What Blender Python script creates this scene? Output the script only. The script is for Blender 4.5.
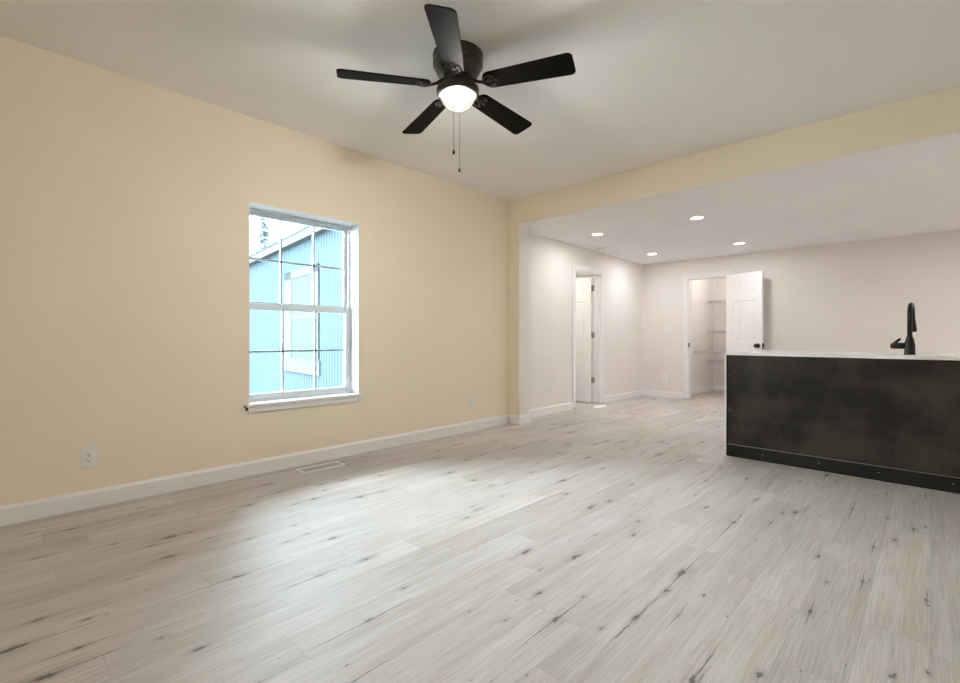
import bpy, bmesh, math, random
from mathutils import Vector, Matrix

scene = bpy.context.scene
for o in list(bpy.data.objects):
    bpy.data.objects.remove(o, do_unlink=True)
C = scene.collection
PI = math.pi

# ------------------------------------------------------------------ camera
F_PX, YAW, H_CAM = 478.0, math.atan2(451, 478), 1.055
cd = bpy.data.cameras.new('camera')
cam = bpy.data.objects.new('camera', cd)
C.objects.link(cam)
cam.location = (0, 0, H_CAM)
cam.rotation_euler = (PI / 2, 0, YAW)
cd.sensor_fit = 'HORIZONTAL'
cd.sensor_width = 36.0
cd.lens = F_PX / 960 * 36.0
cd.shift_y = -3.5 / 960
cd.clip_start = 0.02
cd.clip_end = 200
scene.camera = cam

# ------------------------------------------------------------------ world, lights, exposure
scene.view_settings.view_transform = 'Standard'
scene.view_settings.look = 'None'
scene.view_settings.gamma = 1.0
scene.view_settings.exposure = 1.07
scene.view_settings.use_curve_mapping = False
w = bpy.data.worlds.new('overcast_sky')
scene.world = w
w.use_nodes = True
bg = w.node_tree.nodes['Background']
bg.inputs[0].default_value = (0.77, 0.90, 1.0, 1)
wt = w.node_tree
tc = wt.nodes.new('ShaderNodeTexCoord')
dt = wt.nodes.new('ShaderNodeVectorMath')
dt.operation = 'DOT_PRODUCT'
dt.inputs[1].default_value = Vector((-0.45, -0.72, 0.53)).normalized()
wt.links.new(tc.outputs['Generated'], dt.inputs[0])
mr = wt.nodes.new('ShaderNodeMapRange')        # overcast sky, brighter around the veiled sun
mr.interpolation_type = 'SMOOTHSTEP'
mr.inputs[1].default_value = 0.0
mr.inputs[2].default_value = 1.0
mr.inputs[3].default_value = 13.4
mr.inputs[4].default_value = 25.0
wt.links.new(dt.outputs['Value'], mr.inputs[0])
wt.links.new(mr.outputs[0], bg.inputs[1])
scene.cycles.max_bounces = 10
scene.cycles.diffuse_bounces = 7
scene.cycles.glossy_bounces = 4
scene.cycles.transparent_max_bounces = 12
scene.cycles.sample_clamp_indirect = 6.0
scene.cycles.caustics_reflective = False
scene.cycles.caustics_refractive = False


def area(name, loc, rot, sx, sy, power, col, shape='RECTANGLE'):
    l = bpy.data.lights.new(name, 'AREA')
    l.shape = shape
    l.size = sx
    if shape == 'RECTANGLE':
        l.size_y = sy
    l.energy = power
    l.color = col
    o = bpy.data.objects.new(name, l)
    C.objects.link(o)
    o.location = loc
    o.rotation_euler = rot
    return o


# added fill lights without fixtures, behind the camera and right of the frame
FILL_COL = (1.0, 0.98, 0.96)
area('rear_fill', (0.7, -1.3, 1.75), (PI, 0, 0), 0.35, 0.35, 14, (1.0, 0.97, 0.93), 'DISK')
area('kitchen_fill', (1.3, 6.6, 2.36), (0, 0, 0), 0.6, 0.6, 17, FILL_COL)

# ------------------------------------------------------------------ materials
MATS = {}


def mat(name, col, rough=0.5, metal=0.0, spec=0.5, **kw):
    m = bpy.data.materials.new(name)
    m.use_nodes = True
    b = m.node_tree.nodes['Principled BSDF']
    b.inputs['Base Color'].default_value = (*col, 1)
    b.inputs['Roughness'].default_value = rough
    b.inputs['Metallic'].default_value = metal
    b.inputs['Specular IOR Level'].default_value = spec
    for k, v in kw.items():
        b.inputs[k].default_value = v
    MATS[name] = m
    return m


class NT:
    """small helper to write shader maths as calls"""

    def __init__(self, m):
        self.t = m.node_tree
        self.b = self.t.nodes.get('Principled BSDF')

    def n(self, kind, **kw):
        nd = self.t.nodes.new(kind)
        for k, v in kw.items():
            setattr(nd, k, v)
        return nd

    def put(self, sock, v):
        if isinstance(v, bpy.types.NodeSocket):
            self.t.links.new(v, sock)
        else:
            sock.default_value = v

    def m(self, op, a, b=None, c=None, clamp=False):
        nd = self.n('ShaderNodeMath', operation=op, use_clamp=clamp)
        for i, v in enumerate((a, b, c)):
            if v is not None:
                self.put(nd.inputs[i], v)
        return nd.outputs[0]

    def xyz(self, x, y, z):
        nd = self.n('ShaderNodeCombineXYZ')
        for i, v in enumerate((x, y, z)):
            self.put(nd.inputs[i], v)
        return nd.outputs[0]

    def sep(self, v):
        nd = self.n('ShaderNodeSeparateXYZ')
        self.put(nd.inputs[0], v)
        return nd.outputs

    def noise(self, vec, scale=1.0, detail=3.0, rough=0.5, dim='3D'):
        nd = self.n('ShaderNodeTexNoise', noise_dimensions=dim)
        self.put(nd.inputs['Vector'], vec)
        nd.inputs['Scale'].default_value = scale
        nd.inputs['Detail'].default_value = detail
        nd.inputs['Roughness'].default_value = rough
        return nd.outputs[0]

    def step(self, v, a, b, lo=0.0, hi=1.0):
        nd = self.n('ShaderNodeMapRange', interpolation_type='SMOOTHSTEP')
        self.put(nd.inputs[0], v)
        nd.inputs[1].default_value = a
        nd.inputs[2].default_value = b
        nd.inputs[3].default_value = lo
        nd.inputs[4].default_value = hi
        return nd.outputs[0]

    def mix(self, f, a, b, blend='MIX'):
        nd = self.n('ShaderNodeMix', data_type='RGBA', blend_type=blend)
        self.put(nd.inputs[0], f)
        for s, v in ((nd.inputs[6], a), (nd.inputs[7], b)):
            self.put(s, v if isinstance(v, bpy.types.NodeSocket) else (*v, 1))
        return nd.outputs[2]

    def pos(self):
        return self.n('ShaderNodeNewGeometry').outputs['Position']

    def obj(self):
        return self.n('ShaderNodeTexCoord').outputs['Object']

    def bump(self, h, strength, dist=0.01):
        nd = self.n('ShaderNodeBump')
        nd.inputs['Strength'].default_value = strength
        nd.inputs['Distance'].default_value = dist
        self.put(nd.inputs['Height'], h)
        self.t.links.new(nd.outputs[0], self.b.inputs['Normal'])

    def white(self, vec, dim='2D'):
        nd = self.n('ShaderNodeTexWhiteNoise', noise_dimensions=dim)
        self.put(nd.inputs['W' if dim == '1D' else 'Vector'], vec)
        return nd.outputs[0]


def painted(name, col, rough=0.6, mottling=0.03):
    m = mat(name, col, rough, spec=0.3)
    k = NT(m)
    p = k.pos()
    n1 = k.noise(p, 1.3, 3)
    dark = tuple(c * (1 - mottling * 2) for c in col)
    k.put(k.b.inputs['Base Color'], k.mix(n1, dark, tuple(min(1, c * (1 + mottling)) for c in col)))
    k.bump(k.noise(p, 260, 2), 0.06, 0.002)
    return m


M_CREAM = painted('cream_wall_paint', (0.89, 0.81, 0.655))
M_KIT = painted('pale_wall_paint', (0.84, 0.805, 0.78))
M_CEIL = painted('ceiling_paint', (0.91, 0.895, 0.875), 0.8)
M_CEILK = painted('kitchen_ceiling_paint', (0.92, 0.915, 0.93), 0.8)
M_TRIM = painted('white_trim_paint', (0.86, 0.86, 0.86), 0.4, 0.01)
M_DOOR = painted('white_door_paint', (0.88, 0.88, 0.88), 0.4, 0.01)
M_VINYL = mat('white_vinyl_blue_glow', (0.80, 0.885, 0.96), 0.3)  # blue glow of the bright window mixed into the white vinyl colour
M_BLACK = mat('matte_black_metal', (0.012, 0.011, 0.010), 0.42, 0.3)
M_BRONZE = mat('dark_bronze_metal', (0.050, 0.043, 0.035), 0.42, 0.4)
M_NICKEL = mat('brushed_nickel', (0.42, 0.39, 0.35), 0.35, 1.0)
M_PLASTIC = mat('white_plastic', (0.87, 0.87, 0.86), 0.35)
M_SLOT = mat('dark_slot', (0.02, 0.02, 0.02), 0.7)
M_CHAIN = mat('dark_chain_metal', (0.10, 0.085, 0.07), 0.35, 0.9)
M_WIRE = mat('white_coated_wire', (0.58, 0.57, 0.57), 0.4)
M_LOUVER = mat('grey_louver_metal', (0.50, 0.51, 0.50), 0.5, 0.2)
M_STEEL = mat('nail_steel', (0.75, 0.72, 0.68), 0.3, 0.8)

# fan blade wood
m = M_BLADE = mat('dark_walnut_blade', (0.018, 0.013, 0.010), 0.65, spec=0.06)
k = NT(m)
s = k.sep(k.obj())
g = k.noise(k.xyz(k.m('MULTIPLY', s[0], 3.0), k.m('MULTIPLY', s[1], 60.0), s[2]), 1, 4)
k.put(k.b.inputs['Base Color'], k.mix(g, (0.0025, 0.002, 0.0017), (0.0055, 0.0043, 0.0032)))

# floor planks: light grey weathered oak, boards run along +Y
m = M_FLOOR = mat('grey_oak_planks', (0.5, 0.48, 0.45), 0.4)
k = NT(m)
px, py, pz = k.sep(k.pos())
PW, PL = 0.185, 1.25
cx = k.m('DIVIDE', px, PW)
col = k.m('FLOOR', cx)
fx = k.m('FRACT', cx)
r1 = k.white(col, '1D')
cy = k.m('ADD', k.m('DIVIDE', py, PL), k.m('MULTIPLY', r1, 7.3))
row = k.m('FLOOR', cy)
fy = k.m('FRACT', cy)
pid = k.white(k.xyz(col, row, 0.0), '2D')
pid2 = k.white(k.xyz(row, k.m('ADD', col, 31.7), 0.0), '2D')
off = k.m('MULTIPLY', pid, 53.0)
ex = k.m('MULTIPLY', k.m('MINIMUM', fx, k.m('SUBTRACT', 1.0, fx)), PW)
ey = k.m('MULTIPLY', k.m('MINIMUM', fy, k.m('SUBTRACT', 1.0, fy)), PL)
seam = k.m('MAXIMUM', k.step(ex, 0.0006, 0.0022, 1, 0), k.step(ey, 0.0006, 0.0022, 1, 0))
wob = k.noise(k.xyz(k.m('MULTIPLY', px, 6.0), k.m('MULTIPLY', py, 2.2), off), 1, 2)
gx = k.m('ADD', px, k.m('MULTIPLY', wob, 0.016))
fine = k.noise(k.xyz(k.m('MULTIPLY', gx, 190.0), k.m('MULTIPLY', py, 5.0), off), 1, 4, 0.6)
broad = k.noise(k.xyz(k.m('MULTIPLY', gx, 22.0), k.m('MULTIPLY', py, 0.9), off), 1, 3, 0.55)
cloud = k.noise(k.xyz(k.m('MULTIPLY', px, 2.2), k.m('MULTIPLY', py, 1.1), off), 1, 2)
tone = k.m('ADD', k.m('MULTIPLY', fine, 0.55), k.m('ADD', k.m('MULTIPLY', broad, 0.25), k.m('MULTIPLY', cloud, 0.30)))
tone = k.step(tone, 0.36, 0.74)
base = k.mix(tone, (0.405, 0.372, 0.346), (0.625, 0.597, 0.575))
base = k.mix(k.m('MULTIPLY', pid2, 0.42), base, k.mix(tone, (0.40, 0.355, 0.305), (0.61, 0.56, 0.51)))
tan = k.step(k.noise(k.xyz(k.m('MULTIPLY', gx, 13.0), k.m('MULTIPLY', py, 0.7), k.m('ADD', off, 21.0)), 1, 3, 0.6), 0.5, 0.72)
base = k.mix(k.m('MULTIPLY', tan, 0.30), base, (0.40, 0.325, 0.25))
bright = k.m('ADD', 0.94, k.m('MULTIPLY', pid, 0.12))
vec = k.n('ShaderNodeVectorMath', operation='SCALE')
k.put(vec.inputs[0], base)
k.put(vec.inputs[3], bright)
base = vec.outputs[0]
# knots and the cracks that run through them
def knots(sx, sy, shift, r_in, r_out, keep, crack_len, crack_keep):
    vx = k.m('ADD', k.m('MULTIPLY', px, sx), k.m('MULTIPLY', k.noise(k.xyz(k.m('MULTIPLY', px, 30.0), k.m('MULTIPLY', py, 9.0), shift), 1, 6, 0.65), 0.10))
    vy = k.m('ADD', k.m('MULTIPLY', py, sy), shift)
    vor = k.n('ShaderNodeTexVoronoi', voronoi_dimensions='2D', feature='F1')
    vin = k.xyz(vx, vy, 0.0)
    k.put(vor.inputs['Vector'], vin)
    vor.inputs['Scale'].default_value = 1.0
    cr, cg, cb = k.sep(vor.outputs['Color'])
    qx, qy, _ = k.sep(vor.outputs['Position'])
    dx = k.m('ABSOLUTE', k.m('SUBTRACT', vx, qx))
    dy = k.m('ABSOLUTE', k.m('SUBTRACT', vy, qy))
    size = k.m('ADD', 0.55, k.m('MULTIPLY', cb, 0.75))
    nz = k.noise(k.xyz(k.m('MULTIPLY', px, 75.0), k.m('MULTIPLY', py, 28.0), shift), 1, 3, 0.6)
    d = k.m('DIVIDE', k.m('ADD', vor.outputs['Distance'], k.m('MULTIPLY', k.m('SUBTRACT', nz, 0.5), 0.13)), size)
    kn = k.m('MULTIPLY', k.step(d, r_in, r_out, 1, 0), k.m('GREATER_THAN', cr, keep))
    halo = k.m('MULTIPLY', k.step(d, r_in, r_out * 2.8, 0.30, 0), k.m('GREATER_THAN', cr, keep))
    ck = k.m('MULTIPLY', k.step(dx, 0.003, 0.015, 1, 0), k.step(dy, crack_len * 0.3, crack_len, 1, 0))
    ck = k.m('MULTIPLY', ck, k.m('MULTIPLY', k.m('GREATER_THAN', cr, keep), k.m('GREATER_THAN', cg, crack_keep)))
    return k.m('MAXIMUM', k.m('MAXIMUM', kn, halo), ck)
K1 = knots(4.2, 1.45, 0.37, 0.025, 0.062, 0.42, 0.46, 0.40)
K2 = knots(6.3, 2.4, 11.3, 0.02, 0.06, 0.50, 0.40, 0.60)
K3 = knots(11.0, 4.0, 5.9, 0.014, 0.026, 0.70, 0.30, 0.95)
streak = k.step(k.noise(k.xyz(k.m('MULTIPLY', gx, 42.0), k.m('MULTIPLY', py, 1.5), k.m('ADD', off, 9.0)), 1, 4, 0.6), 0.62, 0.76)
dark = k.m('MAXIMUM', k.m('MULTIPLY', k.m('MAXIMUM', k.m('MAXIMUM', K1, K2), K3), 0.86), k.m('MULTIPLY', streak, 0.26))
base = k.mix(dark, base, (0.085, 0.072, 0.062))
base = k.mix(k.m('MULTIPLY', seam, 0.26), base, (0.12, 0.105, 0.09))
k.put(k.b.inputs['Base Color'], base)
k.put(k.b.inputs['Roughness'], k.m('ADD', 0.44, k.m('MULTIPLY', fine, 0.16)))
k.b.inputs['Specular IOR Level'].default_value = 0.5
k.bump(k.m('SUBTRACT', k.m('MULTIPLY', fine, 0.25), seam), 0.12, 0.003)

# dark stained plywood of the island
def stained(name, lo, hi, rough):
    m = mat(name, hi, rough, spec=0.3)
    k = NT(m)
    x, y, z = k.sep(k.obj())
    b1 = k.noise(k.xyz(k.m('MULTIPLY', x, 2.4), k.m('MULTIPLY', y, 2.4), k.m('MULTIPLY', z, 2.6)), 1, 4, 0.6)
    g = k.noise(k.xyz(k.m('MULTIPLY', x, 4.0), y, k.m('MULTIPLY', z, 70.0)), 1, 4, 0.65)
    g2 = k.noise(k.xyz(k.m('MULTIPLY', x, 60.0), y, k.m('MULTIPLY', z, 3.0)), 1, 3, 0.6)
    t = k.m('ADD', k.m('MULTIPLY', b1, 0.86), k.m('ADD', k.m('MULTIPLY', g, 0.12), k.m('MULTIPLY', g2, 0.08)))
    k.put(k.b.inputs['Base Color'], k.mix(k.step(t, 0.42, 0.66), lo, hi))
    k.put(k.b.inputs['Roughness'], k.m('ADD', rough - 0.08, k.m('MULTIPLY', b1, 0.2)))
    k.bump(g, 0.1, 0.002)
    return m
M_ISLAND = stained('dark_stained_plywood', (0.011, 0.009, 0.0065), (0.042, 0.034, 0.025), 0.42)
M_ISBASE = stained('black_stained_board', (0.005, 0.0045, 0.004), (0.012, 0.010, 0.008), 0.55)
M_EDGE = mat('raw_board_edge', (0.16, 0.145, 0.125), 0.6)

# white stone counter with soft veins
m = M_COUNTER = mat('pale_quartz', (0.72, 0.71, 0.69), 0.25)
k = NT(m)
n = k.noise(k.pos(), 5, 5)
k.put(k.b.inputs['Base Color'], k.mix(k.step(n, 0.45, 0.6), (0.78, 0.765, 0.745), (0.86, 0.85, 0.835)))

# window glass
def glass(name, tint=0.96):
    m = bpy.data.materials.new(name)
    m.use_nodes = True
    t = m.node_tree
    t.nodes.clear()
    o = t.nodes.new('ShaderNodeOutputMaterial')
    mx = t.nodes.new('ShaderNodeMixShader')
    fr = t.nodes.new('ShaderNodeFresnel')
    fr.inputs[0].default_value = 1.35
    tr = t.nodes.new('ShaderNodeBsdfTransparent')
    tr.inputs[0].default_value = (tint * 0.97, tint, tint, 1)
    gl = t.nodes.new('ShaderNodeBsdfGlossy')
    gl.inputs['Roughness'].default_value = 0.02
    t.links.new(fr.outputs[0], mx.inputs[0])
    t.links.new(tr.outputs[0], mx.inputs[1])
    t.links.new(gl.outputs[0], mx.inputs[2])
    t.links.new(mx.outputs[0], o.inputs[0])
    return m
M_GLASS = glass('window_glass')

def emit(name, col, strength):
    m = bpy.data.materials.new(name)
    m.use_nodes = True
    t = m.node_tree
    t.nodes.clear()
    o = t.nodes.new('ShaderNodeOutputMaterial')
    e = t.nodes.new('ShaderNodeEmission')
    e.inputs[0].default_value = (*col, 1)
    e.inputs[1].default_value = strength
    t.links.new(e.outputs[0], o.inputs[0])
    return m
M_LED = emit('led_lens', (1.0, 0.97, 0.93), 6.0)
M_BULB = emit('lit_bulb', (1.0, 0.90, 0.72), 9.0)
# frosted lit glass bowl: lets part of the bulb's light straight through, glows itself
m = M_BOWL = bpy.data.materials.new('frosted_lit_glass')
m.use_nodes = True
t = m.node_tree
t.nodes.clear()
o_ = t.nodes.new('ShaderNodeOutputMaterial')
mx = t.nodes.new('ShaderNodeMixShader')
tr = t.nodes.new('ShaderNodeBsdfTransparent')
em = t.nodes.new('ShaderNodeEmission')
em.inputs[0].default_value = (1.0, 0.84, 0.66, 1)
k = NT(m)
vd = k.n('ShaderNodeVectorMath', operation='DISTANCE')      # glow falls off with distance from the bulb inside
k.put(vd.inputs[0], k.obj())
vd.inputs[1].default_value = (0, 0, -0.262)
k.put(em.inputs[1], k.m('DIVIDE', 0.0040, k.m('POWER', vd.outputs['Value'], 2.0)))
mx.inputs[0].default_value = 0.86
t.links.new(tr.outputs[0], mx.inputs[1])
t.links.new(em.outputs[0], mx.inputs[2])
t.links.new(mx.outputs[0], o_.inputs[0])

# exterior
M_SIDING = mat('blue_grey_metal_siding', (0.040, 0.056, 0.066), 0.9, spec=0.0)
M_EXTWHITE = mat('weathered_white_exterior_trim', (0.052, 0.058, 0.060), 0.9, spec=0.0)
M_ROOF = mat('pale_roofing', (0.055, 0.062, 0.066), 0.9, spec=0.0)
M_EXTGLASS = mat('pale_reflecting_glass', (0.040, 0.052, 0.055), 0.9, spec=0.0)
m = M_GROUND = mat('pale_winter_ground', (0.55, 0.57, 0.58), 0.9)
k = NT(m)
k.put(k.b.inputs['Base Color'], k.mix(k.noise(k.pos(), 1.5, 5), (0.15, 0.17, 0.15), (0.3, 0.31, 0.32)))
M_LEAF = mat('pale_green_foliage', (0.17, 0.21, 0.23), 0.9, spec=0.0)
M_BARK = mat('grey_bark', (0.22, 0.20, 0.18), 0.9)


# ------------------------------------------------------------------ mesh helpers
class MB:
    def __init__(self):
        self.bm = bmesh.new()

    def box(self, x0, x1, y0, y1, z0, z1, bevel=0.0, seg=1):
        r = bmesh.ops.create_cube(self.bm, size=1)
        vs = r['verts']
        for v in vs:
            v.co = Vector((x0 if v.co.x < 0 else x1, y0 if v.co.y < 0 else y1, z0 if v.co.z < 0 else z1))
        if bevel:
            es = set()
            for v in vs:
                es.update(v.link_edges)
            bmesh.ops.bevel(self.bm, geom=list(es), offset=bevel, segments=seg, affect='EDGES')
        return self

    def lathe(self, prof, segs=40, mtx=None, smooth=True):
        rings = []
        for r, z in prof:
            if r < 1e-6:
                v = self.bm.verts.new((0, 0, z))
                rings.append([v])
            else:
                rings.append([self.bm.verts.new((r * math.cos(2 * PI * i / segs), r * math.sin(2 * PI * i / segs), z)) for i in range(segs)])
        fs = []
        for a, b in zip(rings, rings[1:]):
            for i in range(segs):
                j = (i + 1) % segs
                if len(a) == 1 and len(b) == 1:
                    continue
                if len(a) == 1:
                    fs.append(self.bm.faces.new((a[0], b[j], b[i])))
                elif len(b) == 1:
                    fs.append(self.bm.faces.new((a[i], a[j], b[0])))
                else:
                    fs.append(self.bm.faces.new((a[i], a[j], b[j], b[i])))
        for f in fs:
            f.smooth = smooth
        if mtx is not None:
            vs = [v for rg in rings for v in rg]
            bmesh.ops.transform(self.bm, matrix=mtx, verts=vs)
        return self

    def tube(self, pts, rad, segs=10, caps=True):
        pts = [Vector(p) for p in pts]
        rad = rad if isinstance(rad, (list, tuple)) else [rad] * len(pts)
        rings = []
        up = Vector((0, 0, 1))
        prev = None
        for i, p in enumerate(pts):
            d = (pts[min(i + 1, len(pts) - 1)] - pts[max(i - 1, 0)]).normalized()
            if prev is None:
                ref = up if abs(d.z) < 0.9 else Vector((1, 0, 0))
                a = d.cross(ref).normalized()
            else:
                a = (prev - d * prev.dot(d)).normalized()
            prev = a
            b = d.cross(a)
            rings.append([self.bm.verts.new(p + (a * math.cos(2 * PI * q / segs) + b * math.sin(2 * PI * q / segs)) * rad[i]) for q in range(segs)])
        for a, b in zip(rings, rings[1:]):
            for q in range(segs):
                f = self.bm.faces.new((a[q], a[(q + 1) % segs], b[(q + 1) % segs], b[q]))
                f.smooth = True
        if caps:
            self.bm.faces.new(list(reversed(rings[0])))
            self.bm.faces.new(rings[-1])
        return self

    def poly(self, pts, thick_vec):
        a = [self.bm.verts.new(p) for p in pts]
        b = [self.bm.verts.new(Vector(p) + Vector(thick_vec)) for p in pts]
        n = len(pts)
        self.bm.faces.new(a)
        self.bm.faces.new(list(reversed(b)))
        for i in range(n):
            j = (i + 1) % n
            self.bm.faces.new((a[i], b[i], b[j], a[j]))
        return self

    def build(self, name, m, parent=None, loc=None, rotz=None, recalc=True):
        if recalc:
            bmesh.ops.recalc_face_normals(self.bm, faces=self.bm.faces)
        me = bpy.data.meshes.new(name)
        self.bm.to_mesh(me)
        self.bm.free()
        me.materials.append(m)
        o = bpy.data.objects.new(name, me)
        C.objects.link(o)
        if parent is not None:
            o.parent = parent
        if loc is not None:
            o.location = loc
        if rotz is not None:
            o.rotation_euler = (0, 0, rotz)
        return o


def empty(name, loc=(0, 0, 0), rotz=0.0):
    o = bpy.data.objects.new(name, None)
    o.empty_display_size = 0.1
    C.objects.link(o)
    o.location = loc
    o.rotation_euler = (0, 0, rotz)
    return o


def tag(o, label, cat, group=None):
    o['label'] = label
    o['category'] = cat
    if group:
        o['group'] = group
    return o


def struct(o):
    o['kind'] = 'structure'
    return o


# ------------------------------------------------------------------ room numbers
XL = -3.805          # living room left wall
XK = -3.86           # kitchen left wall
YB, YB2 = 4.567, 4.757   # beam faces
YK = 8.43            # kitchen back wall
XR, YF = 2.60, -2.60     # unseen right and rear walls
ZC = 2.757           # living room ceiling
ZB = 2.448           # beam underside
T = 0.14

# floor, one continuous run of planks
f = MB()
f.box(XL - T, XR + T, YF - T, YK + 2.08, -0.12, 0)
f.box(-6.3, XL - T, 5.78, YK + 0.14, -0.12, 0)
struct(f.build('floor', M_FLOOR))

# window hole
WY0, WY1, WZ0, WZ1 = 1.447, 2.42, 0.547, 2.103
TW = 0.225
b = MB()
b.box(XL - TW, XL, YF - T, WY0, 0, ZC)
b.box(XL - TW, XL, WY1, YB2 + 0.05, 0, ZC)
b.box(XL - TW, XL, WY0, WY1, 0, WZ0)
b.box(XL - TW, XL, WY0, WY1, WZ1, ZC)
struct(b.build('wall_left', M_CREAM))

# rear and right walls (out of the photo, behind and beside the camera)
struct(MB().box(XL - T, XR + T, YF - T, YF, 0, ZC).build('wall_rear', M_CREAM))
struct(MB().box(XR, XR + T, YF, YK + T, 0, ZC).build('wall_right', M_CREAM))

# ceilings
struct(MB().box(XL - T, XR + T, YF - T, YB2, ZC, ZC + 0.12).build('ceiling', M_CEIL))
b = MB()
b.poly([(XK - T, YB2, ZB), (XK - T, YK + T, 2.40), (XK - T, YK + T, 2.75), (XK - T, YB2, 2.75)], (XR + 2 * T - XK, 0, 0))
struct(b.build('ceiling_kitchen', M_CEILK))

# beam with its wall stub
b = MB().box(XL, XR, YB, YB2, ZB, ZC)
beam = struct(b.build('beam', M_CREAM))
beam.data.materials.append(M_CEILK)
for p in beam.data.polygons:
    if p.normal.z < -0.9 or p.normal.y > 0.9:
        p.material_index = 1
XS = -3.648
b = MB().box(XL, XS, YB, YB2, 0, ZB)
stub = struct(b.build('wall_stub', M_CREAM))
stub.data.materials.append(M_KIT)
for p in stub.data.polygons:
    if p.normal.x > 0.9:
        p.material_index = 1

# kitchen left wall with the doorway
DY0, DY1, DZ = 6.15, 6.92, 2.075
b = MB()
b.box(XK - T, XK, YB2 - 0.1, DY0, 0, 2.5)
b.box(XK - T, XK, DY1, YK + T, 0, 2.5)
b.box(XK - T, XK, DY0, DY1, DZ, 2.5)
struct(b.build('wall_kitchen_left', M_KIT))
# kitchen back wall with the closet opening
CX0, CX1, CZ = -3.045, -2.415, 2.075
b = MB()
b.box(XK, CX0, YK, YK + T, 0, 2.5)
b.box(CX1, XR, YK, YK + T, 0, 2.5)
b.box(CX0, CX1, YK, YK + T, CZ, 2.5)
struct(b.build('wall_back', M_KIT))
# closet
YC = 10.37
b = MB()
b.box(-3.38, -3.24, YK + T, YC + 0.1, 0, 2.42)
b.box(-2.05, -1.91, YK + T, YC + 0.1, 0, 2.42)
b.box(-3.24, -2.05, YC, YC + 0.1, 0, 2.42)
struct(b.build('wall_closet', M_KIT))
struct(MB().box(-3.38, -1.91, YK + T, YC + 0.1, 2.42, 2.5).build('ceiling_closet', M_CEIL))
# room behind the left doorway
b = MB()
b.box(-6.3, XK - T, 5.78, 5.9, 0, 2.42)
b.box(-6.3, XK - T, 8.3, 8.42, 0, 2.42)
b.box(-6.3, -6.18, 5.9, 8.3, 0, 2.42)
struct(b.build('wall_side_room', M_KIT))
struct(MB().box(-6.3, XK - T, 5.78, 8.42, 2.42, 2.5).build('ceiling_side_room', M_CEIL))


# ------------------------------------------------------------------ baseboards
def base_profile(b, x0, y0, x1, y1, nx, ny, h=0.110, t=0.015, z0=0.0):
    """board along a wall from (x0,y0) to (x1,y1); (nx,ny) points into the room"""
    prof = [(0, z0), (t, z0), (t, h - 0.018), (t * 0.55, h - 0.006), (t * 0.4, h), (0, h)]
    a = [(x0 + nx * d, y0 + ny * d, z) for d, z in prof]
    return b.poly(a, (x1 - x0, y1 - y0, 0))

b = MB()
base_profile(b, XL, YF, XL, YB, 1, 0)
struct(b.build('baseboard_left', M_TRIM))
b = MB()
base_profile(b, XL + 0.015, YB, XS + 0.015, YB, 0, -1)
base_profile(b, XS, YB, XS, YB2, 1, 0)
base_profile(b, XS + 0.015, YB2, XK, YB2, 0, 1)
struct(b.build('baseboard_stub', M_TRIM))
b = MB()
base_profile(b, XK, YB2, XK, DY0 - 0.075, 1, 0)
base_profile(b, XK, DY1 + 0.075, XK, YK, 1, 0)
struct(b.build('baseboard_kitchen_left', M_TRIM))
b = MB()
base_profile(b, XK, YK, CX0 - 0.07, YK, 0, -1)
base_profile(b, CX1 + 0.07, YK, XR, YK, 0, -1)
struct(b.build('baseboard_back', M_TRIM))
b = MB()
base_profile(b, -3.24, YK + T, -3.24, YC, 1, 0)
base_profile(b, -3.24, YC, -2.05, YC, 0, -1)
struct(b.build('baseboard_closet', M_TRIM))
b = MB()
base_profile(b, XR, YF, XR, YK, -1, 0)
base_profile(b, XL, YF, XR, YF, 0, 1)
struct(b.build('baseboard_right', M_TRIM))

# ------------------------------------------------------------------ door casings (trim)
GAP = 0.014
b = MB()       # left doorway: jambs, head, stops and casing
cw, ct = 0.068, 0.016
b.box(XK - T, XK + 0.004, DY0, DY0 + 0.018, GAP, DZ)
b.box(XK - T, XK + 0.004, DY1 - 0.018, DY1, GAP, DZ)
b.box(XK - T, XK + 0.004, DY0, DY1, DZ - 0.018, DZ)
b.box(XK, XK + ct, DY0 - cw, DY0 + 0.006, GAP, DZ + cw, 0.004)
b.box(XK, XK + ct, DY1 - 0.006, DY1 + cw, GAP, DZ + cw, 0.004)
b.box(XK, XK + ct, DY0 + 0.006, DY1 - 0.006, DZ - 0.006, DZ + cw, 0.004)
b.box(XK - 0.085, XK - 0.05, DY1 - 0.030, DY1 - 0.018, GAP, DZ - 0.018)
struct(b.build('trim_1', M_TRIM))
b = MB()       # closet opening
b.box(CX0, CX0 + 0.018, YK - 0.004, YK + T, GAP, CZ)
b.box(CX1 - 0.018, CX1, YK - 0.004, YK + T, GAP, CZ)
b.box(CX0, CX1, YK - 0.004, YK + T, CZ - 0.018, CZ)
b.box(CX0 - cw, CX0 + 0.006, YK - ct, YK, GAP, CZ + cw, 0.004)
b.box(CX1 - 0.006, CX1 + cw, YK - ct, YK, GAP, CZ + cw, 0.004)
b.box(CX0 + 0.006, CX1 - 0.006, YK - ct, YK, CZ - 0.006, CZ + cw, 0.004)
struct(b.build('trim_2', M_TRIM))


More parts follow.
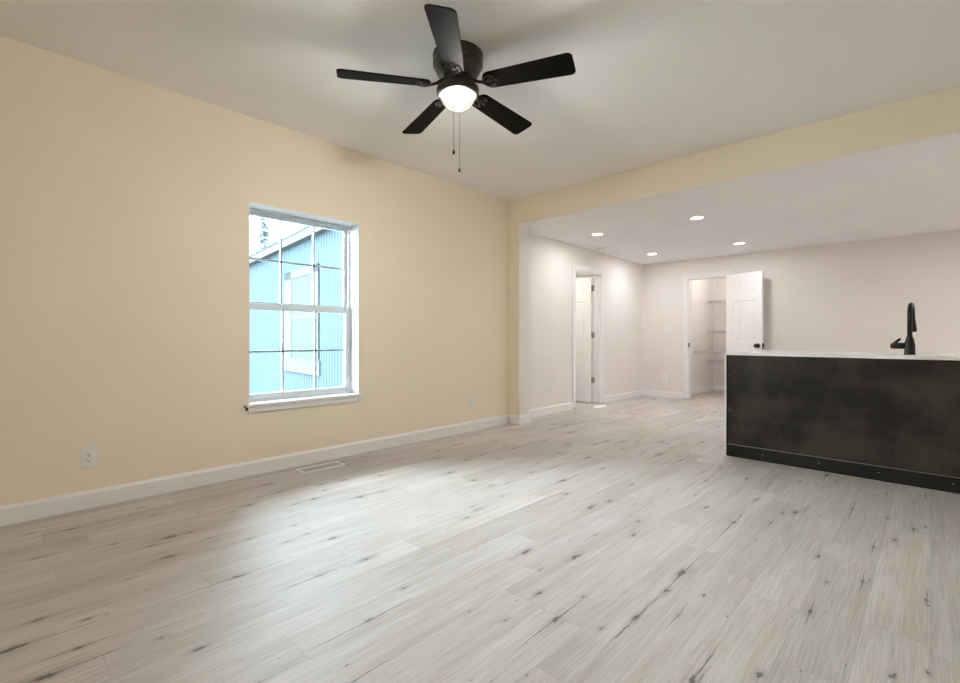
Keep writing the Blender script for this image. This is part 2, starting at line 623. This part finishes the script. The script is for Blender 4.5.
# ------------------------------------------------------------------ six-panel door leaf
def door_leaf(W, H, t=0.035):
    """leaf from x=0 (hinge) to x=W, thickness y 0..t, z 0..H, panels sunk into both faces"""
    st = 0.105 * W / 0.62
    mid = 0.075 * W / 0.62
    xs = [0, st, (W - mid) / 2, (W + mid) / 2, W - st, W]
    zs = [0, 0.22, 0.84, 1.02, 1.63, 1.765, 1.92, H]
    bm = bmesh.new()
    for side, y in ((0, 0.0), (1, t)):
        g = [[bm.verts.new((x, y, z)) for z in zs] for x in xs]
        panels = []
        for i in range(len(xs) - 1):
            for j in range(len(zs) - 1):
                q = (g[i][j], g[i + 1][j], g[i + 1][j + 1], g[i][j + 1])
                fc = bm.faces.new(q if side == 0 else tuple(reversed(q)))
                if i in (1, 3) and j in (1, 3, 5):
                    panels.append(fc)
        n = -1 if side == 0 else 1
        for fc in panels:
            bmesh.ops.inset_individual(bm, faces=[fc], thickness=0.010)
            for v in fc.verts:
                v.co.y -= n * 0.009
            bmesh.ops.inset_individual(bm, faces=[fc], thickness=0.008)
            bmesh.ops.inset_individual(bm, faces=[fc], thickness=0.016)
            for v in fc.verts:
                v.co.y += n * 0.006
        if side == 0:
            g0 = g
        else:
            g1 = g
    nx, nz = len(xs), len(zs)
    ring = [(i, 0) for i in range(nx)] + [(nx - 1, j) for j in range(1, nz)] + [(i, nz - 1) for i in range(nx - 2, -1, -1)] + [(0, j) for j in range(nz - 2, 0, -1)]
    for q, (i, j) in enumerate(ring):
        i2, j2 = ring[(q + 1) % len(ring)]
        bm.faces.new((g0[i][j], g1[i][j], g1[i2][j2], g0[i2][j2]))
    b = MB()
    b.bm.free()
    b.bm = bm
    return b


# door_1: opened into the side room, hinged on the far jamb
HX, HY = XK - T - 0.002, DY1 - 0.022
d1 = struct(empty('door_1', (HX, HY, 0.012), PI))      # local +x -> world -x, local +y -> world -y
door_leaf(0.75, 2.03).build('leaf', M_DOOR, d1, (0, 0, 0))
for z in (0.36, 1.09, 1.85):
    hb = MB()
    hb.box(-0.004, 0.0, 0.001, 0.034, z - 0.045, z + 0.045)
    hb.tube([(-0.007, -0.004, z - 0.047), (-0.007, -0.004, z + 0.047)], 0.0065, 10)
    hb.box(-0.040, -0.004, -0.0045, -0.0025, z - 0.045, z + 0.045)
    hb.build('hinge', M_NICKEL, d1)

# door_2: closet door, swung open into the kitchen against the back wall
ang = math.radians(-22)
d2 = struct(empty('door_2', (CX1 + 0.004, YK - 0.030, 0.012), ang))
lf = door_leaf(0.61, 2.06).build('leaf', M_DOOR, d2, (0, -0.0175, 0))
rot = Matrix.Rotation(PI / 2, 4, 'X')
kb = MB()
prof = [(0.0, 0.0), (0.035, 0.0), (0.035, 0.007), (0.012, 0.012), (0.011, 0.028), (0.026, 0.034), (0.034, 0.046), (0.032, 0.060), (0.018, 0.068), (0, 0.069)]
kb.lathe(prof, 28, Matrix.Translation((0.548, -0.0175, 0.925)) @ rot)
kn = kb.build('knob', M_BLACK, d2)
kb = MB()
kb.lathe(prof, 28, Matrix.Translation((0.548, 0.0175, 0.925)) @ Matrix.Rotation(-PI / 2, 4, 'X'))
kb.build('knob', M_BLACK, d2)
lb = MB()
lb.box(0.610, 0.6125, -0.0165, 0.0165, 0.885, 0.965)
lb.box(0.612, 0.621, -0.006, 0.006, 0.916, 0.934)
lb.build('latch_plate', M_BLACK, d2)
for z in (0.25, 1.05, 1.85):
    hb = MB()
    hb.tube([(-0.004, 0.021, z - 0.045), (-0.004, 0.021, z + 0.045)], 0.005, 8)
    hb.build('hinge', M_NICKEL, d2)
# strike plate on the closet jamb
sp = MB().box(CX0 + 0.0182, CX0 + 0.0215, YK - 0.020, YK + 0.036, 0.895, 0.97).build('strike_plate', M_BLACK)
tag(sp, 'small black strike plate on the left jamb of the closet opening', 'strike plate')

# ------------------------------------------------------------------ window_1
wn = struct(empty('window_1', (0, 0, 0)))
b = MB()      # painted returns of the recess
RX = XL - 0.142
b.box(RX, XL + 0.001, WY0, WY0 + 0.008, WZ0, WZ1)
b.box(RX, XL + 0.001, WY1 - 0.008, WY1, WZ0, WZ1)
b.box(RX, XL + 0.001, WY0, WY1, WZ1 - 0.008, WZ1)
b.build('recess_lining', M_TRIM, wn)
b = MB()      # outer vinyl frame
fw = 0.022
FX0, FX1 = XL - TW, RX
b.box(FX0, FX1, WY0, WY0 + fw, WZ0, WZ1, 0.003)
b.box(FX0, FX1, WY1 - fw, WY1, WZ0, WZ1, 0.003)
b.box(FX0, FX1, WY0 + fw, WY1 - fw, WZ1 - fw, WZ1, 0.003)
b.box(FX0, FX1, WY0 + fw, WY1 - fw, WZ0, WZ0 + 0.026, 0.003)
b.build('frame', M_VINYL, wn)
ZM = 1.315


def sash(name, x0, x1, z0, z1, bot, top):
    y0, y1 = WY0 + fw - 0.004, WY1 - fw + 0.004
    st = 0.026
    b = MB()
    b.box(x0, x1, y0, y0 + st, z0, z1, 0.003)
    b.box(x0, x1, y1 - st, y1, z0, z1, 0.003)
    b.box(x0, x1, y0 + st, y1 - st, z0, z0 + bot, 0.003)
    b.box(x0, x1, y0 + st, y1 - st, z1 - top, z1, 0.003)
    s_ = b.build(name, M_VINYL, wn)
    xm = (x0 + x1) / 2
    gy0, gy1, gz0, gz1 = y0 + st, y1 - st, z0 + bot, z1 - top
    g_ = MB()
    mw = 0.008
    for q in (1, 2):
        yy = gy0 + (gy1 - gy0) * q / 3
        g_.box(xm - 0.006, xm + 0.006, yy - mw, yy + mw, gz0, gz1)
    zz = (gz0 + gz1) / 2
    g_.box(xm - 0.006, xm + 0.006, gy0, gy1, zz - mw, zz + mw)
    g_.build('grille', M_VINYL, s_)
    MB().box(xm + 0.007, xm + 0.010, gy0 - 0.004, gy1 + 0.004, gz0 - 0.004, gz1 + 0.004).build('pane', M_GLASS, s_)
    return s_


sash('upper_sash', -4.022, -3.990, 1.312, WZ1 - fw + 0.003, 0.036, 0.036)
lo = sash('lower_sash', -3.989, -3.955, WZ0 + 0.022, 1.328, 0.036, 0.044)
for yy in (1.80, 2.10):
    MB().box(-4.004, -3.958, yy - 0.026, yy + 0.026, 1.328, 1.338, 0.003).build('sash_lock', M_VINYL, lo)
b = MB()      # stool and apron
b.box(RX, XL + 0.034, WY0 - 0.022, WY1 + 0.022, WZ0 - 0.022, WZ0 + 0.001, 0.005, 2)
b.build('window_sill', M_TRIM, wn)
MB().box(XL + 0.0005, XL + 0.006, WY0 - 0.034, WY0 - 0.0225, WZ0 - 0.022, WZ0 - 0.008, 0.002).build('chipped_plaster', M_SLOT, wn)
MB().box(XL + 0.0005, XL + 0.006, WY0 - 0.0225, WY0 - 0.0065, WZ0 - 0.046, WZ0 - 0.0225, 0.002).build('chipped_plaster', M_SLOT, wn)
b = MB()
b.box(XL, XL + 0.018, WY0 - 0.006, WY1 + 0.010, WZ0 - 0.066, WZ0 - 0.022, 0.004)
b.build('apron', M_TRIM, wn)

# ------------------------------------------------------------------ outside: neighbouring building, trees, ground
struct(MB().box(-40, 12, -25, 40, -0.62, -0.5).build('ground', M_GROUND))
HA = math.atan2(0.131, 0.991)
nb = empty('neighbouring_building', (-4.75, 2.496 + 0.131 * 4.75, -0.5), PI - HA)   # local +x runs away along the wall, local +y faces us
tag(nb, 'blue grey ribbed metal building with white window seen through the window', 'building')
Z0 = 0.5
LEN, DEP, EAVE = 9.0, 2.0, 2.49 + Z0
# local frame: x along wall; outside (towards viewer) is +y after the half turn; body lies at y<0
b = MB()
pts = []
x = 0.0
while x < LEN:
    for dx, dy in ((0, 0), (0.045, 0), (0.058, 0.012), (0.082, 0.012)):
        pts.append((x + dx, dy))
    x += 0.095
vs = [(b.bm.verts.new((px_, py_, 0)), b.bm.verts.new((px_, py_, EAVE))) for px_, py_ in pts]
for a, c in zip(vs, vs[1:]):
    b.bm.faces.new((a[0], c[0], c[1], a[1]))
b.box(0, LEN, -DEP, -0.005, 0, EAVE)
b.build('wall', M_SIDING, nb, recalc=True)
MB().box(-0.05, LEN + 0.05, 0.0, 0.11, EAVE, EAVE + 0.15).build('fascia', M_EXTWHITE, nb)
b = MB()
b.poly([(-0.05, 0.11, EAVE + 0.15), (-0.05, -DEP, EAVE + 0.15 + 0.55), (-0.05, -DEP, EAVE + 0.10), (-0.05, 0.11, EAVE + 0.10)], (LEN + 0.1, 0, 0))
b.build('roof', M_ROOF, nb)
# window on it: wall-line distance from the local origin
def wall_x(xw):
    return (-4.75 - xw) / 0.991
a0, a1 = wall_x(-6.19), wall_x(-7.67)
wz0, wz1 = 0.53 + Z0, 2.10 + Z0
b = MB()
b.box(a0, a0 + 0.13, 0.014, 0.026, wz0, wz1)
b.box(a1 - 0.34, a1, 0.014, 0.026, wz0, wz1)
b.box(a0, a1, 0.014, 0.026, wz1 - 0.12, wz1)
b.box(a0 - 0.06, a1 + 0.04, 0.014, 0.034, wz0, wz0 + 0.21)
b.box(a0 + 0.13, a1 - 0.34, 0.014, 0.022, (wz0 + wz1) / 2 + 0.03, (wz0 + wz1) / 2 + 0.09)
wf = b.build('window_frame', M_EXTWHITE, nb)
MB().box(a0 + 0.12, a1 - 0.33, 0.013, 0.018, wz0 + 0.2, wz1 - 0.1).build('pane', M_EXTGLASS, wf)


def tree(loc, hgt, rad, seed, label):
    rnd = random.Random(seed)
    t_ = empty('conifer_tree', loc)
    tag(t_, label, 'tree', 'trees behind the neighbouring building')
    MB().tube([(0, 0, 0), (0.05, 0, hgt * 0.5), (0, 0, hgt * 0.97)], [0.16, 0.10, 0.02], 8).build('trunk', M_BARK, t_)
    b = MB()
    for q in range(1500):
        u = rnd.random() ** 0.7
        z = hgt * (0.12 + 0.88 * (1 - u))
        r = rad * u * math.sqrt(rnd.random()) * (0.75 + 0.35 * math.sin(z * 7))
        a = rnd.random() * 2 * PI
        p = Vector((r * math.cos(a), r * math.sin(a), z - r * 0.25))
        d = Vector((math.cos(a), math.sin(a), -0.3)) * 0.22
        sd = Vector((-math.sin(a), math.cos(a), rnd.uniform(-0.6, 0.6))) * 0.07
        vv = [b.bm.verts.new(p + e) for e in (-d * 0.4, sd, d, -sd)]
        b.bm.faces.new(vv)
    b.build('crown', M_LEAF, t_, recalc=False)


tree((-17.5, 7.15, -0.5), 6.0, 1.5, 3, 'pale conifer tree rising over the roof in the upper left window pane')
tree((-21.5, 10.6, -0.5), 6.3, 1.8, 5, 'pale conifer tree over the roof in the upper middle window pane')

# ------------------------------------------------------------------ ceiling fan
FP = (-2.070, 2.000)
fan = empty('ceiling_fan', (FP[0], FP[1], ZC))
tag(fan, 'dark bronze flush-mount ceiling fan with five blades and lit bowl light', 'ceiling fan')
b = MB()
b.lathe([(0, 0), (0.149, 0.0), (0.151, -0.006), (0.151, -0.024), (0.146, -0.029), (0.146, -0.046), (0.150, -0.051), (0.149, -0.072), (0.141, -0.080),
         (0.136, -0.084), (0.134, -0.100), (0.122, -0.122), (0.100, -0.142), (0.092, -0.148), (0.0, -0.148)], 56)
b.build('motor_housing', M_BRONZE, fan)
b = MB()
b.lathe([(0.0, -0.1485), (0.086, -0.1485), (0.089, -0.158), (0.086, -0.172), (0.074, -0.176), (0.072, -0.192), (0.0, -0.192)], 48)
b.build('switch_housing', M_BRONZE, fan)
b = MB()
b.lathe([(0.072, -0.1922), (0.112, -0.1950), (0.124, -0.202), (0.127, -0.212), (0.127, -0.236), (0.122, -0.246), (0.107, -0.250), (0.104, -0.243), (0.098, -0.206), (0.0, -0.202)], 56)
kit = b.build('light_ring', M_BRONZE, fan)
b = MB()
R0, DEPTH = 0.1035, 0.084
prof = [(R0 * math.cos(a), -0.246 - DEPTH * math.sin(a)) for a in [i * PI / 2 / 14 for i in range(15)]]
prof[-1] = (0, -0.246 - DEPTH)
b.lathe(prof, 48)
b.build('glass_bowl', M_BOWL, fan)
b = MB()
b.lathe([(0, -0.212), (0.016, -0.216), (0.03, -0.242), (0.034, -0.262), (0.028, -0.284), (0.014, -0.296), (0, -0.299)], 24)
b.build('bulb', M_BULB, fan)
bl = bpy.data.lights.new('fan_lamp', 'POINT')
bl.energy = 375
bl.color = (1.0, 0.965, 0.91)
bl.shadow_soft_size = 0.050
blo = bpy.data.objects.new('fan_lamp', bl)
C.objects.link(blo)
blo.parent = fan
blo.location = (0, 0, -0.257)
# blades
fwd = Vector((-math.sin(YAW), math.cos(YAW), 0))
rgt = Vector((math.cos(YAW), math.sin(YAW), 0))
PITCH = math.radians(13)


def blade_outline():
    pts = []
    # x radial, y tangential
    r0, r1 = 0.172, 0.698
    w0, w1 = 0.062, 0.078
    for a in range(0, 9):         # rounded root
        th = PI / 2 + PI * a / 8
        pts.append((r0 + 0.035 + 0.045 * math.cos(th) * 1.0, w0 * math.sin(th)))
    c = 0.028
    for a in range(0, 6):
        th = -PI / 2 + PI / 2 * a / 5
        pts.append((r1 - c + c * math.cos(th), -w1 + c + c * math.sin(th)))
    for a in range(0, 6):
        th = PI / 2 * a / 5
        pts.append((r1 - c + c * math.cos(th), w1 - c + c * math.sin(th)))
    return pts


for q in range(5):
    a = math.radians(40.2 + 72 * q)
    d = fwd * math.cos(a) + rgt * math.sin(a)
    rz = math.atan2(d.y, d.x)
    base_m = Matrix.Rotation(rz, 4, 'Z')
    mt = Matrix.Rotation(math.radians(-1.2), 4, rgt) @ base_m @ Matrix.Translation((0, 0, -0.190)) @ Matrix.Rotation(math.radians(1.5), 4, 'Y') @ Matrix.Rotation(-PITCH, 4, 'X')
    b = MB()
    b.poly([(x, y, 0.004) for x, y in blade_outline()], (0, 0, -0.007))
    es = [e for e in b.bm.edges if abs(e.verts[0].co.z - e.verts[1].co.z) < 1e-6]
    bmesh.ops.bevel(b.bm, geom=es, offset=0.0015, segments=1, affect='EDGES')
    bo = b.build('blade', M_BLADE, fan)
    bo.matrix_local = mt
    b = MB()       # blade iron: arm from the motor, ornate fork under the root
    b.tube([(0.080, 0, 0.026), (0.105, 0, 0.020), (0.130, 0, 0.004), (0.160, 0, -0.006), (0.185, 0, -0.006)], [0.012, 0.011, 0.009, 0.009, 0.008], 8)
    for sgn in (-1, 1):
        b.tube([(0.155, 0, -0.004), (0.172, sgn * 0.020, -0.007), (0.192, sgn * 0.038, -0.007), (0.215, sgn * 0.040, -0.007), (0.232, sgn * 0.030, -0.007)], 0.0055, 8)
        b.tube([(0.185, 0, -0.006), (0.205, sgn * 0.014, -0.007), (0.232, sgn * 0.030, -0.007)], 0.005, 8)
        b.lathe([(0, -0.012), (0.008, -0.011), (0.009, -0.004), (0.009, 0.0)], 12, Matrix.Translation((0.232, sgn * 0.030, 0)))
    b.tube([(0.185, 0, -0.006), (0.245, 0, -0.007)], 0.006, 8)
    b.lathe([(0, -0.012), (0.008, -0.011), (0.009, -0.004), (0.009, 0.0)], 12, Matrix.Translation((0.245, 0, 0)))
    bi = b.build('blade_iron', M_BRONZE, fan)
    bi.matrix_local = mt
# pull chains
def chain(dx, ddepth, ztop, zend):
    o = rgt * dx + fwd * ddepth
    b = MB()
    b.tube([(o.x * 0.9, o.y * 0.9, ztop), (o.x, o.y, ztop - 0.006), (o.x, o.y, zend + 0.03)], 0.0013, 6)
    ch = b.build('pull_chain', M_CHAIN, fan)
    b = MB()
    b.lathe([(0, 0.0), (0.0045, 0.002), (0.0075, 0.010), (0.006, 0.022), (0.0028, 0.030), (0, 0.034)], 14, Matrix.Translation((o.x, o.y, zend)))
    b.build('chain_fob', M_BLACK, ch)
chain(-0.018, -0.133, -0.215, -0.650)
chain(0.004, 0.133, -0.215, -0.660)

# ------------------------------------------------------------------ recessed ceiling lights
def ceil_z(y):
    return ZB + (2.40 - ZB) * (y - YB2) / (YK + T - YB2)
labels = {
    (-3.23, 5.703): 'round lit recessed ceiling light nearest the beam and the left doorway wall',
    (-1.955, 5.703): 'round lit recessed ceiling light near the beam, highest and largest of the four',
    (-3.274, 7.514): 'round lit recessed ceiling light in the far corner, lowest of the four',
    (-2.002, 7.534): 'round lit recessed ceiling light nearest above the open closet door',
}
for (x, y), lab in labels.items():
    z = ceil_z(y)
    dl = empty('recessed_light', (x, y, z))
    tag(dl, lab, 'ceiling light', 'recessed kitchen ceiling lights')
    b = MB()
    b.lathe([(0.066, -0.001), (0.068, -0.006), (0.078, -0.006), (0.085, -0.002), (0.085, 0.0), (0.066, 0.0)], 36)
    b.build('trim_ring', M_PLASTIC, dl)
    b = MB()
    b.lathe([(0, -0.003), (0.067, -0.003)], 36)
    b.build('lens', M_LED, dl)
    l = area('recessed_lamp', (0, 0, -0.012), (0, 0, 0), 0.13, 0.13, 3.7, (1.0, 0.99, 1.0), 'DISK')
    l.parent = dl

# smoke detector
b = MB()
b.lathe([(0, -0.03), (0.05, -0.03), (0.062, -0.02), (0.066, 0.0), (0, 0)], 32)
sd = b.build('smoke_detector', M_PLASTIC, loc=(-3.66, 6.58, ceil_z(6.58)))
tag(sd, 'small round white smoke detector on the kitchen ceiling above the left doorway', 'smoke detector')

# unseen fill lights added to brighten the side room and the closet
sl = bpy.data.lights.new('side_room_fill', 'POINT')
sl.energy = 9
sl.color = (1.0, 0.95, 0.88)
sl.shadow_soft_size = 0.1
slo = bpy.data.objects.new('side_room_fill', sl)
C.objects.link(slo)
slo.location = (-4.9, 6.4, 2.2)
cl = bpy.data.lights.new('closet_fill', 'POINT')
cl.energy = 6
cl.color = (1.0, 0.96, 0.93)
cl.shadow_soft_size = 0.08
clo = bpy.data.objects.new('closet_fill', cl)
C.objects.link(clo)
clo.location = (-2.5, 9.3, 2.3)

# ------------------------------------------------------------------ kitchen island
IR = math.radians(-2.6)
isl = empty('kitchen_island', (-1.348, 4.654, 0), IR)
tag(isl, 'dark stained plywood kitchen island with black base board under the pale counter', 'kitchen island')
IL, ID, IH = 2.55, 0.92, 0.902
b = MB().box(0.014, IL, 0.012, ID, 0.0, IH)
b.build('body', M_ISLAND, isl)
b = MB().box(0.022, IL, 0.0, 0.0118, 0.0, IH - 0.001, 0.001)
b.build('back_panel', M_ISLAND, isl)
b = MB().box(0.0075, 0.0215, -0.003, 0.0118, 0.0, IH - 0.001, 0.001)
b.build('corner_strip', M_ISBASE, isl)
b = MB().box(0.022, IL, -0.012, -0.0005, 0.0, 0.104, 0.001)
bb = b.build('base_board', M_ISBASE, isl)
b = MB().box(0.022, IL, -0.0125, -0.0005, 0.1042, 0.1085)
b.build('top_edge', M_EDGE, bb)
ep = MB().box(-0.009, 0.007, 0.0, ID, 0.0, IH - 0.001).build('end_panel', M_DOOR, isl)
ep['label'] = 'pale end panel'
def nails(spots, parent, y):
    for sx, sz in spots:
        b = MB()
        b.lathe([(0, 0.0), (0.0026, 0.0), (0.0026, 0.0012), (0, 0.0016)], 10, Matrix.Translation((sx, y, sz)) @ Matrix.Rotation(PI / 2, 4, 'X'))
        b.build('nail', M_STEEL, parent)
nails([(0.70, 0.062), (1.07, 0.060), (1.46, 0.062), (0.30, 0.055)], bb, -0.0121)
nails([(0.030, 0.40), (0.032, 0.425), (0.050, 0.405), (0.031, 0.72)], isl, -0.0001)

ct_ = empty('countertop', (-1.348, 4.654, IH), IR)
tag(ct_, 'pale stone countertop slab lying on the dark kitchen island', 'countertop')
MB().box(-0.004, IL + 0.01, -0.010, ID + 0.02, 0.0005, 0.027, 0.002, 2).build('slab', M_COUNTER, ct_)

# faucet
fz = IH + 0.027
fa = empty('faucet', (-0.117, 4.872, fz), math.radians(-4))
tag(fa, 'matte black pull-down kitchen faucet standing on the pale island counter', 'faucet')
b = MB()
b.lathe([(0, 0), (0.035, 0), (0.035, 0.006), (0.033, 0.012), (0.033, 0.06), (0.031, 0.085), (0.025, 0.115), (0.018, 0.138), (0.0165, 0.145), (0, 0.145)], 32)
b.build('body', M_BLACK, fa)
b = MB()
pts = [(0, 0, 0.14), (0, 0, 0.30)]
R = 0.085
for i in range(1, 13):
    a = PI - PI * 1.06 * i / 12
    pts.append((0, R + R * math.cos(a), 0.300 + R * math.sin(a)))
b.tube(pts, 0.0155, 16)
b.build('gooseneck', M_BLACK, fa)
b = MB()
b.lathe([(0, -0.115), (0.024, -0.115), (0.025, -0.105), (0.021, -0.06), (0.016, -0.01), (0.0155, 0.02), (0, 0.02)], 24,
        Matrix.Translation((0, 2 * R + 0.002, 0.290)) @ Matrix.Rotation(math.radians(6), 4, 'X'))
b.build('spray_head', M_BLACK, fa)
b = MB()
b.tube([(-0.025, 0, 0.066), (-0.105, 0, 0.066)], 0.0235, 20)
b.tube([(-0.105, 0, 0.066), (-0.112, 0, 0.066)], [0.0205, 0.016], 20)
b.tube([(-0.100, 0, 0.074), (-0.082, -0.004, 0.092), (-0.052, -0.008, 0.122)], [0.012, 0.010, 0.0085], 12)
b.build('handle', M_BLACK, fa)

# ------------------------------------------------------------------ outlets and switch
def plate(name, loc, rotz, label, cat, kind='outlet', group=None, hw=0.040, hh=0.062):
    e = empty(name, loc, rotz)          # local -y faces the room
    tag(e, label, cat, group)
    MB().box(-hw, hw, -0.006, 0, -hh, hh, 0.0025, 2).build('cover_plate', M_PLASTIC, e)
    if kind == 'outlet':
        for zz in (-0.020, 0.020):
            b = MB()
            b.lathe([(0, 0.0088), (0.0145, 0.0088), (0.016, 0.0075), (0.016, 0.006)], 24, Matrix.Translation((0, 0, zz)) @ Matrix.Rotation(PI / 2, 4, 'X'))
            r_ = b.build('receptacle', M_PLASTIC, e)
            b = MB()
            b.box(-0.0075, -0.005, -0.0092, -0.0086, zz, zz + 0.009)
            b.box(0.005, 0.0075, -0.0092, -0.0086, zz, zz + 0.009)
            b.lathe([(0, 0.0092), (0.0034, 0.0092), (0.0034, 0.0085)], 12, Matrix.Translation((0, 0, zz - 0.007)) @ Matrix.Rotation(PI / 2, 4, 'X'))
            b.build('slots', M_SLOT, r_)
    else:
        for xx in (-0.023, 0.023) if hw > 0.05 else (0.0,):
            MB().box(xx - 0.006, xx + 0.006, -0.014, -0.006, -0.010, 0.012, 0.002).build('toggle', M_PLASTIC, e)
    for zz in ((0.0,) if kind == 'outlet' else (-0.042, 0.042)):
        MB().lathe([(0, 0.0072), (0.0028, 0.007), (0.003, 0.006)], 10, Matrix.Translation((0, 0, zz)) @ Matrix.Rotation(PI / 2, 4, 'X')).build('screw', M_NICKEL, e)

RL = PI / 2     # wall facing +x
plate('wall_outlet', (XL, 0.4925, 0.318), RL, 'white duplex outlet low on the cream wall, left of the window', 'outlet', hw=0.042, hh=0.064)
plate('wall_outlet', (XL, 3.893, 0.326), RL, 'white outlet low on the cream wall between the window and the beam stub', 'outlet')
plate('wall_outlet', (XK, 5.536, 0.315), RL, 'white outlet low on the kitchen wall between beam stub and left doorway', 'outlet')
plate('wall_outlet', (XK, 8.02, 0.327), RL, 'white outlet low on the left kitchen wall beside the far corner', 'outlet')
plate('wall_outlet', (-3.44, YK, 0.344), 0, 'white outlet low on the back wall below the light switch', 'outlet')
plate('light_switch', (-3.39, YK, 1.197), 0, 'white double light switch on the back wall left of the closet', 'light switch', 'switch', hw=0.058, hh=0.060)

# ------------------------------------------------------------------ floor register
vt = empty('floor_vent', (-3.610, 1.945, 0))
tag(vt, 'white framed metal floor register in the planks under the window', 'floor vent')
b = MB()
vx, vy, rim = 0.075, 0.183, 0.018
b.box(-vx, vx, -vy, -vy + rim, 0.0005, 0.007, 0.002)
b.box(-vx, vx, vy - rim, vy, 0.0005, 0.007, 0.002)
b.box(-vx, -vx + rim, -vy + rim, vy - rim, 0.0005, 0.007, 0.002)
b.box(vx - rim, vx, -vy + rim, vy - rim, 0.0005, 0.007, 0.002)
b.build('frame', M_PLASTIC, vt)
b = MB()
n = 26
for i in range(n):
    yy = -vy + rim + 0.006 + (2 * vy - 2 * rim - 0.012) * i / (n - 1)
    b.poly([(-vx + rim, yy - 0.003, 0.0012), (-vx + rim, yy + 0.001, 0.0012), (-vx + rim, yy + 0.004, 0.005), (-vx + rim, yy, 0.005)], (2 * (vx - rim), 0, 0))
b.box(-0.003, 0.003, -vy + rim, vy - rim, 0.001, 0.0055)
b.build('louvers', M_LOUVER, vt)

# thin flat pale oval on the floor by the left doorway
b = MB()
pp = []
rnd = random.Random(4)
for i in range(20):
    a = 2 * PI * i / 20
    rr = 1 + rnd.uniform(-0.06, 0.06)
    pp.append((0.085 * math.cos(a) * rr, 0.21 * math.sin(a) * rr, 0.0008))
b.poly(pp, (0, 0, 0.0022))
ws = b.build('floor_patch', M_DOOR, loc=(-3.71, 6.63, 0), rotz=math.radians(8))
tag(ws, 'thin flat white scrap lying on the planks before the left doorway', 'patch')

# ------------------------------------------------------------------ closet wire shelves
def wire_shelf(z, yf, yb, label, x0=-3.236, x1=-2.054):
    e = empty('wire_shelf', (0, 0, z))
    tag(e, label, 'shelf', 'white wire closet shelves')
    b = MB()
    b.tube([(x0, yf, 0), (x1, yf, 0)], 0.007, 6)
    b.tube([(x0, yf, -0.028), (x1, yf, -0.028)], 0.007, 6)
    b.tube([(x0, yb - 0.008, 0), (x1, yb - 0.008, 0)], 0.004, 6)
    b.tube([(x0, (yf + yb) / 2, -0.004), (x1, (yf + yb) / 2, -0.004)], 0.004, 6)
    b.build('rail', M_WIRE, e)
    b = MB()
    n = int((x1 - x0) / 0.026)
    for i in range(n + 1):
        x = x0 + (x1 - x0) * i / n
        b.tube([(x, yb - 0.006, 0.004), (x, yf, 0.004), (x, yf - 0.004, -0.028)], 0.0018, 5)
    b.build('wires', M_WIRE, e)
    for x in (x0 + 0.30, x1 - 0.30):
        MB().tube([(x, yf + 0.03, -0.006), (x, yb - 0.006, -0.22)], 0.005, 6).build('brace', M_WIRE, e)

wire_shelf(1.79, 10.04, YC, 'white wire closet shelf at the top')
wire_shelf(1.194, 10.04, YC, 'white wire closet shelf second from the top')
wire_shelf(0.598, 10.04, YC, 'white wire closet shelf lowest above the closet floor')
wire_shelf(0.80, 9.3, YC, 'deep white wire closet shelf at waist height, third from the top')
